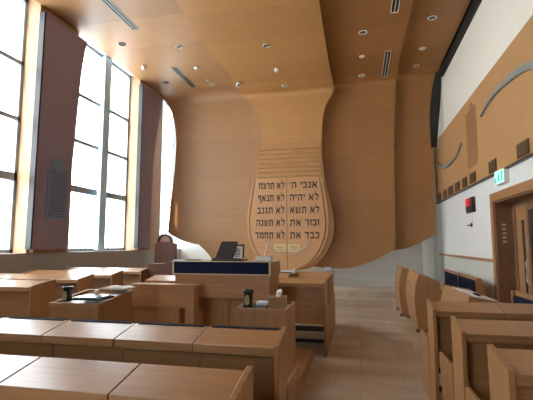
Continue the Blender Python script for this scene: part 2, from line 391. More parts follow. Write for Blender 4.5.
# raised outer band between tablets and panel edge
def band(g0, g1, ya, yb):
    o_, i_ = [], []
    for sgn in (-1, 1):
        a = [(-1.93+sgn*(interp(sorted(TR), z)+1.93+g1), z) for z in [3.46-(3.46-0.95)*k/24 for k in range(25)]]
        b_ = [(-1.93+sgn*(interp(sorted(TR), z)+1.93+g0), z) for z in [3.46-(3.46-0.95)*k/24 for k in range(25)]]
        mb.prism(a + b_[::-1], 'Y', ya, yb)
mb = MB(); band(0.035, 0.10, 11.495, 11.565); mb.build('frame_band', 'tablet', ark)

def q(x0, z0, x1, z1): return [(x0, z0), (x1, z0), (x1, z1), (x0, z1)]
GL_ = {
 'א': (.86, [[(0, 1), (.24, 1), (.86, 0), (.62, 0)], [(.60, 1), (.80, 1), (.78, .62), (.62, .34), (.52, .50), (.64, .68)], [(.04, 0), (.26, 0), (.20, .32), (.36, .52), (.24, .66), (.06, .36)]]),
 'נ': (.46, [q(.10, .80, .46, 1), q(.30, .1, .46, .9), q(0, 0, .46, .2)]),
 'כ': (.62, [q(0, .80, .54, 1), [(.44, .1), (.62, .2), (.62, .85), (.50, 1), (.44, .9)], q(0, 0, .56, .2)]),
 'י': (.28, [q(0, .78, .28, 1), [(.14, .78), (.28, .82), (.22, .48), (.12, .52)]]),
 'ה': (.76, [q(0, .80, .76, 1), q(.60, 0, .76, .9), q(.08, 0, .22, .58)]),
 'ל': (.62, [q(0, .82, .13, 1.42), q(0, .80, .60, 1), [(.44, .9), (.62, .95), (.60, .55), (.32, 0), (.16, 0), (.44, .55)]]),
 'ת': (.84, [q(.08, .80, .84, 1), q(.68, 0, .84, .9), q(.18, .1, .31, .9), q(0, 0, .31, .19)]),
 'ר': (.60, [q(0, .80, .56, 1), q(.44, 0, .60, .92)]),
 'צ': (.72, [[(.02, 1), (.22, 1), (.72, .1), (.52, .1)], [(.52, 1), (.70, 1), (.64, .62), (.44, .42), (.38, .56), (.54, .70)], q(0, 0, .72, .2)]),
 'ח': (.76, [q(0, .80, .76, 1), q(.60, 0, .76, .9), q(.08, 0, .23, .9)]),
 'ף': (.66, [q(.06, .80, .62, 1), q(.06, .46, .19, .9), q(.06, .44, .36, .58), q(.50, -.36, .66, .94)]),
 'ש': (.92, [q(.14, 0, .78, .2), [(0, 1), (.20, 1), (.28, .08), (.14, .08)], [(.36, 1), (.54, 1), (.50, .55), (.26, .28), (.24, .42), (.40, .62)], [(.72, 1), (.92, 1), (.84, .3), (.72, .05), (.64, .1), (.72, .4)]]),
 'ז': (.34, [q(0, .80, .34, 1), q(.12, 0, .26, .9)]),
 'ו': (.30, [q(0, .80, .30, 1), q(.15, 0, .30, .9)]),
 'ע': (.72, [[(.52, 1), (.72, 1), (.66, .5), (.44, 0), (.28, .04), (.52, .5)], [(.02, 1), (.22, 1), (.40, .22), (.30, .12)], [(0, -.06), (.46, 0), (.46, .2), (0, .08)]]),
 'ג': (.50, [q(.10, .80, .46, 1), q(.30, .3, .46, .9), [(.30, .36), (.46, .36), (.50, 0), (.36, 0)], [(0, 0), (.16, 0), (.40, .34), (.30, .42)]]),
 'ב': (.74, [q(.05, .80, .56, 1), q(.46, .1, .62, .92), q(0, 0, .74, .2)]),
 'ד': (.70, [q(0, .80, .70, 1), q(.44, 0, .60, .9)]),
 'מ': (.82, [[(0, 0), (.14, 0), (.32, .74), (.18, .86)], [(0, 1), (.16, 1), (.34, .76), (.2, .7)], q(.26, .80, .72, 1), q(.66, 0, .82, .92), q(.36, 0, .82, .2)]),
 "'": (.16, [[(0, .62), (.08, .62), (.17, 1.05), (.03, 1.05)]]),
 ' ': (.30, [])}
def hebrew_line(name, body, xr, xl, zb, h, y, mat, root):
    """one line of lettering, set right to left between xr and xl"""
    gap = 0.17; tot = sum(GL_[ch][0]+gap for ch in body)-gap; k = (xr-xl)/tot; mb = MB(); x = tot
    for ch in body:
        wd, polys = GL_[ch]; x -= wd
        for n_, p in enumerate(polys): mb.prism([(xl+(x+a)*k, zb+b_*h) for a, b_ in p], 'Y', y-0.0006*n_, y+0.008)
        x -= gap
    return mb.build(name, mat, root)
RC = ["אנכי ה'", 'לא יהיה', 'לא תשא', 'זכור את', 'כבד את']
LC = ['לא תרצח', 'לא תנאף', 'לא תגנב', 'לא תענה', 'לא תחמד']
for i in range(5):
    z = 3.245 - i*0.352 - 0.085
    hebrew_line('inscription', RC[i], -1.07+0.05*math.sin(i/4*2.4), -1.85, z, 0.175, 11.467, 'ink', ark)
    hebrew_line('inscription', LC[i], -2.00, -2.74-0.025*i, z, 0.175, 11.467, 'ink', ark)
for sgn in (-1, 1):
    MB().box((-1.93+sgn*0.02, 11.455, 1.395), (-1.93+sgn*0.36, 11.473, 1.605), 0.004).build('name_plate', 'gold', ark)
    mb = MB()
    for zz in (1.545, 1.50, 1.455): mb.box((-1.93+sgn*0.07, 11.4535, zz-0.008), (-1.93+sgn*0.31, 11.4555, zz+0.004))
    mb.build('engraving', 'olive', ark)
    pts = []
    for k in range(14):
        a = (k/13)*1.35; pts.append((-1.93+sgn*(0.10+0.52*math.sin(a)+0.02*k/13*5*0.3), 11.44 - 0.02*math.sin(k/13*PI), 1.36+0.50*(1-math.cos(a))*0.9))
    MB().tube(pts, 0.014).build('handle', 'silver', ark, True)

# ------------------------------------------------------------------ right wall fittings
X = XR - 0.05
def wall_arc(name, pts, w0, label, d=0.05):
    mb = MB(); n = len(pts)*6; P2 = []
    for i in range(n+1):
        t = i/n; y = pts[0][0] + (pts[-1][0]-pts[0][0])*t
        z = interp(sorted(pts), y); wv = w0(t); P2.append((y, z, wv))
    poly = [(y, z+wv/2) for y, z, wv in P2] + [(y, z-wv/2) for y, z, wv in P2[::-1]]
    mb.prism(poly, 'X', X-d, X-0.001)
    return tag(mb.build(name, 'steel'), label, 'wall ornament')
wall_arc('wall_ornament', [(8.40, 4.02), (8.1, 4.10), (7.53, 4.17), (6.8, 4.14), (6.19, 4.05), (5.6, 3.86)], lambda t: 0.03+0.08*math.sin(min(1, t*1.2)*PI/2),
         'long grey metal swoosh arching over timber wall cladding above the door')
wall_arc('wall_ornament', [(12.9, 3.92), (12.3, 3.77), (11.6, 3.66), (10.9, 3.66), (10.4, 3.73), (9.97, 3.88)], lambda t: 0.13-0.09*t,
         'sagging grey metal curl on timber cladding next to far shell')
ins = thing('wall_inscription', (X, 9.2, 3.2), 'tall column of small bronze lettering lines on timber wall cladding', 'inscription')
for i in range(24):
    z = 4.38 - i*0.05
    mb = MB(); y = 9.58
    rr = random.Random(i)
    while y > 8.83:
        wd = rr.uniform(0.06, 0.16)
        mb.box((X-0.006, max(y-wd, 8.80), z-0.012), (X+0.0, y, z+0.012)); y -= wd+0.025
    mb.build('text_line', 'bronze', ins)
MB().box((X-0.006, 9.0, 4.44), (X, 9.30, 4.47)).build('heading_line', 'bronze', ins); MB().box((X-0.006, 9.06, 4.50), (X, 9.22, 4.525)).build('heading_line', 'bronze', ins)
PL = [(13.146, 12.706), (12.283, 11.9), (11.639, 11.132), (10.852, 10.413), (10.118, 9.737), (9.479, 9.041), (8.141, 7.745), (6.769, 6.33)]
desc = ['dark bronze memorial plaque low on timber cladding, nearest the far corner', 'dark bronze memorial plaque, second from the far corner',
        'dark bronze memorial plaque, third from the far corner', 'dark bronze memorial plaque, fourth from the far corner',
        'dark bronze memorial plaque just left of the lettering column', 'dark bronze memorial plaque directly under the lettering column',
        'dark bronze memorial plaque just left of the lit exit sign', 'dark bronze memorial plaque at the right edge above the door']
for i, (a, b_) in enumerate(PL):
    t = thing('memorial_plaque', (X, (a+b_)/2, 2.86), desc[i], 'plaque', 'bronze plaques along the foot of the timber cladding')
    MB().box((X-0.02, b_, 2.865), (X, a, 3.075), 0.004).build('plate', 'olive', t)
    mb = MB()
    for k in range(5): mb.box((X-0.023, b_+0.04, 2.895+k*0.037), (X-0.0195, a-0.04, 2.905+k*0.037))
    mb.build('text_line', 'bronze', t)
t = thing('exit_sign', (XR, 7.55, 2.62), 'lit green and white exit sign with running man above the door', 'sign')
MB().box((XR-0.08, 7.33, 2.60), (XR-0.0, 7.80, 2.84), 0.015).build('housing', 'ring', t)
MB().box((XR-0.086, 7.35, 2.62), (XR-0.0785, 7.78, 2.82), 0.002).build('lit_face', 'exit', t)
mb = MB(); xx0, xx1 = XR-0.090, XR-0.0855
MB().box((xx0, 7.38, 2.64), (xx1, 7.44, 2.80)).build('door_symbol', 'exit_green', t); MB().box((xx0, 7.70, 2.63), (xx1, 7.76, 2.72)).build('arrow', 'exit_green', t)
mb.prism([(7.56, 2.66), (7.60, 2.66), (7.60, 2.76), (7.53, 2.76), (7.53, 2.72)], 'X', xx0, xx1)
MB().box((xx0, 7.535, 2.775), (xx1, 7.565, 2.80)).build('head', 'exit_green', t)
mb.prism([(7.60, 2.66), (7.66, 2.63), (7.66, 2.65), (7.60, 2.70)], 'X', xx0, xx1)
mb.prism([(7.49, 2.63), (7.51, 2.63), (7.57, 2.68), (7.55, 2.70)], 'X', xx0, xx1)
mb.build('running_man', 'exit_green', t)
t = thing('clock_display', (XR, 9.64, 2.27), 'small black digital display with red numerals on white wall', 'clock')
MB().box((XR-0.07, 9.36, 2.27), (XR, 9.92, 2.59), 0.01).build('casing', 'metal_black', t)
mb = MB(); xa, xb = XR-0.074, XR-0.0695
def digit(yc, zc, on):
    h_, w_, t_ = 0.062, 0.045, 0.016
    seg = {'a': (yc-w_, zc+2*h_-t_, yc+w_, zc+2*h_), 'g': (yc-w_, zc-t_/2, yc+w_, zc+t_/2), 'd': (yc-w_, zc-2*h_, yc+w_, zc-2*h_+t_)}
    for k in on:
        if k in seg: y0, z0, y1, z1 = seg[k]
        elif k == 'b': y0, z0, y1, z1 = yc-w_, zc, yc-w_+t_, zc+2*h_
        elif k == 'c': y0, z0, y1, z1 = yc-w_, zc-2*h_, yc-w_+t_, zc
        elif k == 'e': y0, z0, y1, z1 = yc+w_-t_, zc-2*h_, yc+w_, zc
        else: y0, z0, y1, z1 = yc+w_-t_, zc, yc+w_, zc+2*h_
        mb.box((xa, y0, (z0-2.43)*0.62+2.50), (xb, y1, (z1-2.43)*0.62+2.50))
for yc, on in ((9.82, 'abcdef'), (9.68, 'abcdef'), (9.53, 'bc')):
    mb = MB(); digit(yc, 2.43, on); mb.build('numeral', 'led', t)
mb = MB(); mb.box((xa, 9.52, 2.335), (xb, 9.78, 2.35)); mb.box((xa, 9.56, 2.305), (xb, 9.74, 2.318)); mb.build('caption_line', 'bronze', t)
t = thing('wall_hook', (XR, 9.75, 2.0), 'small black fitting with thin lead below red digital display', 'hook')
MB().box((XR-0.03, 9.68, 1.97), (XR, 9.76, 2.05), 0.008).build('base', 'metal_black', t)
MB().tube([(XR-0.03, 9.74, 2.01), (XR-0.07, 9.80, 2.005), (XR-0.07, 9.86, 2.0)], 0.012).build('arm', 'metal_black', t)
MB().tube([(XR-0.006, 9.66, 2.28), (XR-0.006, 9.62, 2.18), (XR-0.006, 9.70, 2.05)], 0.004).build('lead', 'ring', t)

# door in the right wall
r = sroot('door_1', (XR, D1, 0))
mb = MB(); mb.box((XR-0.03, D1, 0), (XR+0.01, D1+0.15, DZ+0.15), 0.005); mb.box((XR-0.03, D0-0.15, 0), (XR+0.01, D0, DZ+0.15), 0.005)
mb.box((XR-0.03, D0, DZ), (XR+0.01, D1, DZ+0.15), 0.005); mb.build('architrave', 'oaky', r)
mb = MB(); mb.box((XR, D1-0.03, 0), (XR+0.34, D1, DZ)); mb.box((XR, D0, 0), (XR+0.34, D0+0.03, DZ)); mb.box((XR, D0, DZ-0.03), (XR+0.34, D1, DZ)); mb.build('reveal', 'walnut', r)
xd = XR+0.30
mb = MB(); mb.box((xd-0.03, 8.02, 0), (xd+0.04, 8.15, 2.33)); mb.box((xd-0.03, D0+0.03, 2.27), (xd+0.04, 8.15, 2.33)); mb.build('frame', 'walnut', r)
lf = MB(); lf.box((xd-0.01, 7.55, 0.01), (xd+0.03, 7.67, 2.27)); lf.box((xd-0.01, 7.79, 0.01), (xd+0.03, 8.02, 2.27)); lf.box((xd-0.01, 7.67, 0.01), (xd+0.03, 7.79, 0.3)); lf.box((xd-0.01, 7.67, 2.0), (xd+0.03, 7.79, 2.27))
l1 = lf.build('narrow_leaf', 'oakz', r); MB().box((xd, 7.67, 0.3), (xd+0.02, 7.79, 2.0)).build('glass_strip', 'door_glass', l1)
lf = MB(); lf.box((xd-0.02, 7.46, 0.01), (xd+0.03, 7.54, 2.27)); lf.box((xd-0.02, 5.8, 0.01), (xd+0.03, 5.95, 2.27)); lf.box((xd-0.02, 5.95, 0.01), (xd+0.03, 7.46, 0.25)); lf.box((xd-0.02, 5.95, 2.15), (xd+0.03, 7.46, 2.27))
l2 = lf.build('wide_leaf', 'walnut', r); MB().box((xd, 5.95, 0.25), (xd+0.02, 7.46, 2.15)).build('glass', 'door_glass', l2)
MB().tube([(xd-0.05, 7.5, 0.95), (xd-0.08, 7.5, 1.0), (xd-0.08, 7.5, 1.3), (xd-0.05, 7.5, 1.35)], 0.013).build('handle', 'silver', l2)
t = thing('reveal_fitting', (XR+0.13, D1-0.03, 1.62), 'column of five small pale marks on brown door reveal', 'fitting')
for k in range(5): MB().box((XR+0.10, D1-0.040, 1.62+k*0.075), (XR+0.16, D1-0.0295, 1.66+k*0.075)).build('mark', 'silver', t)

# ------------------------------------------------------------------ tall leaning panels between the windows, and plaque
def lean_panel(yl, yr, label):
    t = thing('wall_panel', (-5.95, (yl(2)+yr(2))/2, 1.47), label, 'wall panel')
    bm = MB(); n = 24; F = []; B = []
    for i in range(n+1):
        z = 1.50 + (6.12-1.50)*i/n; bow = 0.05*math.sin(i/n*PI) ; x = -5.90 + 0.04*(i/n)
        F.append([bm.bm.verts.new((x+0.0, yl(z), z)), bm.bm.verts.new((x-bow*0.2, yr(z), z))])
        B.append([bm.bm.verts.new((x-0.05, yl(z), z)), bm.bm.verts.new((x-0.05-bow*0.2, yr(z), z))])
    for i in range(n):
        for q in ((F[i][0], F[i][1], F[i+1][1], F[i+1][0]), (B[i][0], B[i+1][0], B[i+1][1], B[i][1]), (F[i][0], F[i+1][0], B[i+1][0], B[i][0]), (F[i][1], B[i][1], B[i+1][1], F[i+1][1])):
            bm.bm.faces.new(q)
    bm.bm.faces.new((F[0][0], B[0][0], B[0][1], F[0][1])); bm.bm.faces.new((F[n][0], F[n][1], B[n][1], B[n][0]))
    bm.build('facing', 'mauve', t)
    MB().prism([(yl(1.5)-0.045, 1.5), (yl(1.5)-0.004, 1.5), (yl(6.1)-0.004, 6.12), (yl(6.1)-0.045, 6.12)], 'X', -5.99, -5.875).build('edge_strip', 'metal_black', t)  # black strip over the panel edge draws the shade of the gap there
    mb = MB(); mb.box((-6.0, yl(2)+0.25, 2.0), (-5.93, yr(2)-0.25, 5.6)); mb.build('batten', 'metal_black', t)
    mb = MB(); mb.box((-6.0, yl(2)+0.05, 1.43), (-5.90, yr(2)-0.05, 1.50)); mb.build('foot_rail', 'walnut', t)
    return t
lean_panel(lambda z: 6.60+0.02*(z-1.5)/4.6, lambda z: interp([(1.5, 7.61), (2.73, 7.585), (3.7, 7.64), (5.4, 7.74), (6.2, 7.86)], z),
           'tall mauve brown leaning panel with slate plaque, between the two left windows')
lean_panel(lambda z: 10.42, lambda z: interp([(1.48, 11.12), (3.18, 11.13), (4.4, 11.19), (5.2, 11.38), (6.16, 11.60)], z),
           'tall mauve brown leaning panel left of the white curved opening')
t = thing('wall_plaque', (-5.88, 7.17, 2.1), 'slate plaque with rounded stepped top on tall leaning panel', 'plaque')
py = [(6.90, 2.09), (7.45, 2.09), (7.45, 3.10), (7.38, 3.10)] + [(7.17+0.20*math.cos(a), 3.12+0.20*math.sin(a)) for a in [PI*k/12 for k in range(13)]] + [(6.96, 3.08), (6.90, 3.08)]
MB().prism(py, 'X', -5.895, -5.855).build('slab', 'plaque', t)
mb = MB()
for k in range(18): mb.box((-5.856, 6.94, 2.14+0.052*k), (-5.850, 7.41, 2.162+0.052*k))
mb.build('text_line', 'plaque_line', t)

# ------------------------------------------------------------------ pews
def pew(name, x_in, yn, segs, sgn, z0, label, end2=True, arms=True, btop=-0.035, d=0.30, zn=0.965, zf=1.02, ext=0.02, blue=True, arm=0.60):
    """x_in: outer face of the aisle end; row runs in direction sgn along X; sitters face +Y"""
    L_ = sum(segs); t = thing(name, (x_in + sgn*L_/2, yn+0.2, z0), label, 'pew', 'pews with book desks')
    def endp(x0, x1):
        mat = 'oakz'
        pf = [(yn-ext+0.03, z0), (yn-ext, z0+0.35), (yn-ext, z0+zn+0.012), (yn-ext+0.015, z0+zn+0.020), (yn+d+0.01, z0+zf+0.020), (yn+d+0.02, z0+zf+0.008), (yn+d+0.0, z0+0.6), (yn+d+0.03, z0)]
        MB().prism(pf, 'X', x0, x1, 0.005).build('end_panel', mat, t)
        if arms:
            pa = [(yn+d+0.035, z0), (yn+d+0.04, z0+0.62), (yn+d+0.06, z0+0.645), (yn+d+arm-0.02, z0+0.625), (yn+d+arm, z0+0.605), (yn+d+arm-0.08, z0+0.3), (yn+d+arm-0.06, z0)]
            MB().prism(pa, 'X', x0+sgn*0.0, x1-sgn*0.004, 0.005).build('arm_panel', mat, t)
    th_ = 0.032
    endp(x_in, x_in+sgn*th_)
    xe = x_in + sgn*L_
    if end2: endp(xe-sgn*th_, xe)
    x = x_in + sgn*(th_+0.003)
    for i, s_ in enumerate(segs):
        xa_ = x_in + sgn*sum(segs[:i]) + sgn*(th_ if i == 0 else 0.004); xb_ = x_in + sgn*sum(segs[:i+1]) - sgn*(th_ if (i == len(segs)-1 and end2) else 0.004)
        pf = [(yn, z0+zn-0.055), (yn+0.02, z0+zn-0.055), (yn+0.025, z0+zn-0.03), (yn+d, z0+zf-0.03), (yn+d, z0+zf), (yn, z0+zn)]
        MB().prism(pf, 'X', xa_, xb_, 0.003).build('desktop', 'desk', t)
        MB().box((xa_, yn+0.13, z0+0.47), (xb_, yn+0.155, z0+zn-0.02)).build('front_panel', 'oak', t)
        MB().box((xa_, yn+0.06, z0+0.445), (xb_, yn+d-0.03, z0+0.47)).build('shelf', 'oak', t)
        if blue:
            MB().box((xa_+sgn*0.02, yn+d-0.02, z0+0.50), (xb_-sgn*0.02, yn+d+0.045, z0+zf+btop), 0.015).build('backrest', 'blue', t)
            MB().box((xa_+sgn*0.02, yn+d+0.05, z0+0.40), (xb_-sgn*0.02, yn+d+0.42, z0+0.47), 0.02).build('seat', 'blue', t)
    a, b_ = x_in+sgn*th_, xe-sgn*(th_ if end2 else 0)
    mb = MB(); mb.box((a, yn+d-0.03, z0+0.32), (b_, yn+d+0.02, z0+0.37)); mb.box((a, yn+d+0.1, z0+0.10), (b_, yn+d+0.15, z0+0.15))
    mb.build('support_rail', 'metal_black', t)
    return t
pew('pew', -0.485, 1.65, [0.565]*6, -1, 0, 'nearest pew on the left, its long oak desktop cropped by the bottom edge', d=0.27)
pew('pew', -0.485, 2.58, [0.565]*8, -1, 0, 'second pew on the left, long oak desktop in front of the open-topped lectern', end2=False, d=0.28, btop=0.004)
pew('pew', 0.70, 2.32, [0.62, 0.5, 0.54], 1, 0, 'nearest pew on the right, in the bottom right corner')
pew('pew', 0.70, 3.27, [0.62, 0.5, 0.54], 1, 0, 'middle one of the three near right pews')
pew('pew', 0.68, 4.30, [0.64, 0.5, 0.54], 1, 0, 'farthest of the three near right pews, below the papers')
pew('pew', -3.83, 4.36, [0.6, 0.6, 0.6], -1, 0.15, 'left pew with white shining desktop at the left edge, before the window parapet', ext=0.03, arm=0.46, d=0.36, zn=0.93, zf=0.98)
pew('pew', -3.95, 5.40, [0.6, 0.6, 0.6], -1, 0.15, 'left pew with tan desktop just behind the white shining one', ext=0.03, arm=0.46, zn=0.93, zf=0.98)
pew('pew', -4.0, 6.30, [0.6, 0.6, 0.55], -1, 0.15, 'left pew with bright desktop, behind the tan one', ext=0.03, arm=0.46, zn=0.93, zf=0.98)
pew('pew', -4.0, 7.25, [0.6, 0.6, 0.55], -1, 0.15, 'farthest pew of the left block, near the arched chair', ext=0.03, arm=0.46, zn=0.93, zf=0.98)
for yn, lb in ((6.12, 'front one of three short pews right of the draped reading table, black rails beneath'), (6.98, 'middle one of three short pews beside the reading table'), (7.84, 'rearmost of three short pews beside the reading table, papers on its ledge')):
    pew('pew', -0.47, yn, [0.7, 0.65], -1, 0, lb, ext=0.03, zn=1.03, zf=1.07, arm=0.5)

# ------------------------------------------------------------------ reading table (bima) and its platform
struct(MB().box((-3.35, 3.72, 0), (-0.64, 5.98, 0.15), 0.006).build('floor', 'oak'))
B0, B1, BY0, BY1 = -2.42, -1.085, 5.2, 5.88
t = thing('reading_table', ((B0+B1)/2, 5.5, 0.15), 'large oak reading table with navy cloth band around its top', 'table')
MB().box((B0+0.02, BY0+0.02, 1.355), (B1-0.0, BY1, 1.372), 0.004).build('tabletop', 'cream', t)
MB().box((B0+0.02, BY0-0.004, 1.216), (B1-0.025, BY0+0.02, 1.367), 0.003).build('cloth_band', 'navy', t, label='navy velvet band')
mb = MB(); mb.box((B0, BY0-0.006, 1.20), (B1, BY0+0.02, 1.216)); mb.box((B0, BY0-0.006, 1.367), (B1, BY0+0.02, 1.3715)); mb.box((B0, BY0-0.012, 1.2), (B0+0.02, BY0+0.02, 1.368)); mb.box((B1-0.025, BY0-0.008, 1.2), (B1, BY0+0.02, 1.368))
mb.build('cream_border', 'cream', t)
mb = MB(); mb.box((B0+0.02, BY0+0.02, 1.19), (B1-0.002, BY1, 1.355)); mb.build('top_box', 'oak', t)
MB().box((B0+0.10, BY0+0.03, 0.90), (B1-0.02, BY1-0.03, 1.19), 0.004).build('apron', 'oak', t)
mb = MB()
mb.box((B0+0.25, BY0+0.20, 0.15), (-1.70, BY1-0.05, 0.90)); mb.box((-1.69, BY0+0.20, 0.15), (B1-0.06, BY1-0.05, 0.90)); mb.build('base_cabinet', 'oakz', t)
MB().box((B0+0.02, BY0+0.04, 0.15), (B0+0.10, BY1-0.04, 1.19), 0.004).build('side_post', 'oakz', t)

# things on the table
t = thing('book_stand', (-1.75, 5.5, 1.372), 'low black tray stand on the reading table under the open prayer book', 'book stand')
MB().box((-1.935, 5.34, 1.372), (-1.50, 5.66, 1.392), 0.004).build('tray', 'metal_black', t)
MB().box((-1.92, 5.345, 1.392), (-1.515, 5.36, 1.412), 0.003).build('lip', 'metal_black', t)
t = thing('prayer_book', (-1.72, 5.5, 1.40), 'thick dark leather prayer book standing half open on its black tray', 'book')
pf = [(-1.90, 1.404), (-1.66, 1.404), (-1.600, 1.645), (-1.83, 1.645)]
MB().prism(pf, 'Y', 5.40, 5.43, 0.004).rot('X', -0.28, (-1.72, 5.40, 1.404)).build('front_cover', 'book', t)
MB().box((-1.66, 5.46, 1.406), (-1.54, 5.49, 1.575), 0.003).rot('X', -0.2, (-1.6, 5.46, 1.406)).build('page_block', 'paper', t)
MB().box((-1.66, 5.50, 1.406), (-1.525, 5.515, 1.60), 0.003).rot('X', -0.2, (-1.6, 5.50, 1.406)).build('back_cover', 'book', t)
mb = MB()
for k in range(6): mb.box((-1.635, 5.4575, 1.43+k*0.02), (-1.565, 5.4605, 1.44+k*0.02))
mb.rot('X', -0.2, (-1.6, 5.46, 1.406)).build('printed_line', 'ink', t)
t = thing('glass_dish', (-1.24, 5.45, 1.372), 'low frosted glass box near the right end of the reading table', 'dish')
mb = MB(); mb.box((-1.33, 5.38, 1.374), (-1.12, 5.52, 1.44), 0.012); mb.build('bowl', 'crystal', t)
tag(MB().tube([(-1.23, 5.46, 1.443), (-1.21, 5.47, 1.52), (-1.19, 5.48, 1.60)], 0.006).build('pointer_stick', 'ring'), 'thin white stick rising from the frosted glass box', 'stick')
tag(MB().box((-2.36, 5.45, 1.373), (-2.17, 5.6, 1.385), 0.003).build('thin_book', 'book'), 'thin dark booklet lying near the left end of the reading table', 'book')

# screen desk in front of the table
t = thing('panel_desk', (-2.42, 4.98, 0.15), 'pale oak screen desk standing left of the reading table', 'desk')
MB().box((-2.87, 4.93, 1.065), (-1.97, 5.12, 1.09), 0.004).build('top', 'oak', t)
MB().box((-2.86, 4.95, 0.80), (-2.12, 4.975, 1.065), 0.003).build('upper_panel', 'oak', t)
MB().box((-2.82, 4.975, 0.15), (-2.22, 5.0, 0.80), 0.003).build('lower_panel', 'oakz', t)
MB().box((-2.12, 4.94, 0.15), (-2.0, 5.08, 1.065), 0.004).build('post', 'oakz', t)
MB().box((-2.86, 4.98, 0.15), (-2.82, 5.08, 1.065), 0.003).build('post', 'oakz', t)
t = thing('side_desk', (-2.85, 6.3, 0.0), 'low desk with pale shining top behind the oak screen desk', 'desk')
MB().prism([(6.10, 1.0), (6.10, 1.03), (6.42, 1.09), (6.42, 1.06)], 'X', -3.30, -2.80).build('top', 'desk', t)
mb = MB(); mb.box((-3.28, 6.12, 0), (-3.24, 6.40, 1.03)); mb.box((-2.86, 6.12, 0), (-2.82, 6.40, 1.03)); mb.box((-3.24, 6.36, 0.3), (-2.86, 6.38, 1.03)); mb.build('body', 'oakz', t)
t = thing('wooden_stand', (-3.6, 7.6, 0), 'boxy brown wooden stand below the arched chair', 'stand')
MB().box((-3.98, 7.45, 0.0), (-3.62, 7.85, 1.22), 0.006).build('body', 'dark_wood', t)
MB().box((-3.60, 7.40, 0.0), (-3.20, 7.75, 1.27), 0.006).build('taller_body', 'dark_wood', t)
tag(MB().box((-3.48, 7.45, 1.272), (-3.25, 7.65, 1.30), 0.004).rot('Z', 0.3, (-3.4, 7.5, 1.27)).build('closed_book', 'card'), 'small pale book on the boxy brown stand', 'book')

# arched chair
t = thing('arched_chair', (-5.28, 10.85, 0), 'tall brown throne chair with arched back in front of the white gap', 'chair')
arc = [(-5.02, 1.62)] + [(-5.285+0.215*math.cos(a), 1.64+0.23*math.sin(a)) for a in [PI*k/16 for k in range(17)]] + [(-5.55, 1.62), (-5.60, 1.60), (-5.60, 0.45), (-4.95, 0.45), (-4.95, 1.60)]
MB().prism(arc, 'Y', 10.82, 10.88, 0).build('backrest', 'dark_wood', t)
mb = MB(); prev = None
for k in range(17):
    a = PI*k/16; p = (-5.285+0.215*math.cos(a), 10.80, 1.64+0.23*math.sin(a))
    if prev: mb.tube([prev, p], 0.022, 6)
    prev = p
mb.build('arch_moulding', 'dark_wood', t)
MB().prism([(-5.15, 1.66)]+[(-5.285+0.14*math.cos(a), 1.66+0.15*math.sin(a)) for a in [PI*k/12 for k in range(13)]], 'Y', 10.80, 10.822).build('arch_inlay', 'walnut', t)
MB().box((-5.58, 10.35, 0.45), (-4.97, 10.82, 0.53), 0.01).build('seat', 'dark_wood', t)
for x0 in (-5.60, -5.01):
    MB().box((x0, 10.35, 0.78), (x0+0.06, 10.82, 0.82), 0.008).build('armrest', 'dark_wood', t)
    MB().box((x0, 10.36, 0.0), (x0+0.06, 10.41, 0.78)).build('leg', 'dark_wood', t)
    MB().box((x0, 10.83, 0.0), (x0+0.06, 10.88, 0.46)).build('leg', 'dark_wood', t)

# ------------------------------------------------------------------ open-topped lecterns with their clutter
def lectern(x0, x1, y0, y1, z0, zt, zb, label):
    t = thing('lectern', ((x0+x1)/2, (y0+y1)/2, z0), label, 'lectern')
    w_ = 0.025
    MB().box((x0, y0, z0), (x1, y0+w_, zt), 0.004).build('front_panel', 'oakz', t)
    MB().box((x0, y1-w_, z0), (x1, y1, zb), 0.004).build('back_panel', 'oakz', t)
    for a in (x0, x1-w_):
        MB().prism([(y0+w_, z0), (y0+w_, zt), (y1-w_, zb), (y1-w_, z0)], 'X', a, a+w_, 0.003).build('side_panel', 'oakz', t)
    MB().prism([(y0+w_, zt-0.05), (y0+w_, zt-0.03), (y1-w_, zb-0.03), (y1-w_, zb-0.05)], 'X', x0+w_, x1-w_).build('recessed_top', 'desk', t)
    MB().box((x0+0.005, y0-0.004, zt-0.06), (x1-0.005, y0, zt-0.055)).build('groove', 'walnut', t)
    return t
lectern(-1.15, -0.655, 3.85, 4.40, 0.15, 1.0, 1.0, 'box-shaped oak lectern at the aisle holding a candle and tissue box')
lectern(-3.12, -2.55, 3.78, 4.42, 0.15, 1.0, 1.07, 'oak lectern before the left windows covered with trays and books')
tag(MB().box((-1.10, 3.90, 0.972), (-0.88, 4.22, 1.0), 0.005).build('dark_tray', 'green'), 'dark tray lying in the aisle lectern under the candle', 'tray')
def candle(x, y, z, label, s=1.0):
    t = thing('memorial_candle', (x, y, z), label, 'candle')
    MB().lathe((x, y, z), [(0.050*s, 0), (0.056*s, 0.02*s), (0.048*s, 0.07*s), (0.056*s, 0.14*s), (0.066*s, 0.165*s), (0.066*s, 0.18*s), (0.05*s, 0.182*s), (0.045*s, 0.15*s)], 20).build('jar', 'glassjar', t, True)
    MB().prism([(x-0.028*s, z+0.04*s), (x-0.012*s, z+0.018*s), (x+0.012*s, z+0.018*s), (x+0.028*s, z+0.04*s), (x+0.03*s, z+0.08*s), (x+0.016*s, z+0.125*s), (x-0.016*s, z+0.125*s), (x-0.03*s, z+0.08*s)], 'Y', y-0.062*s, y-0.052*s).build('paper_label', 'candle', t)
    return t
candle(-1.06, 4.0, 1.001, 'black waisted memorial candle with olive label on the aisle lectern', 0.85)
t = thing('tissue_box', (-0.78, 4.1, 0.975), 'brown tissue box with white tissue on the aisle lectern', 'tissue box')
MB().box((-0.875, 4.02, 0.976), (-0.695, 4.19, 1.085), 0.006).rot('Z', 0.15, (-0.78, 4.1, 1)).build('carton', 'kraft', t)
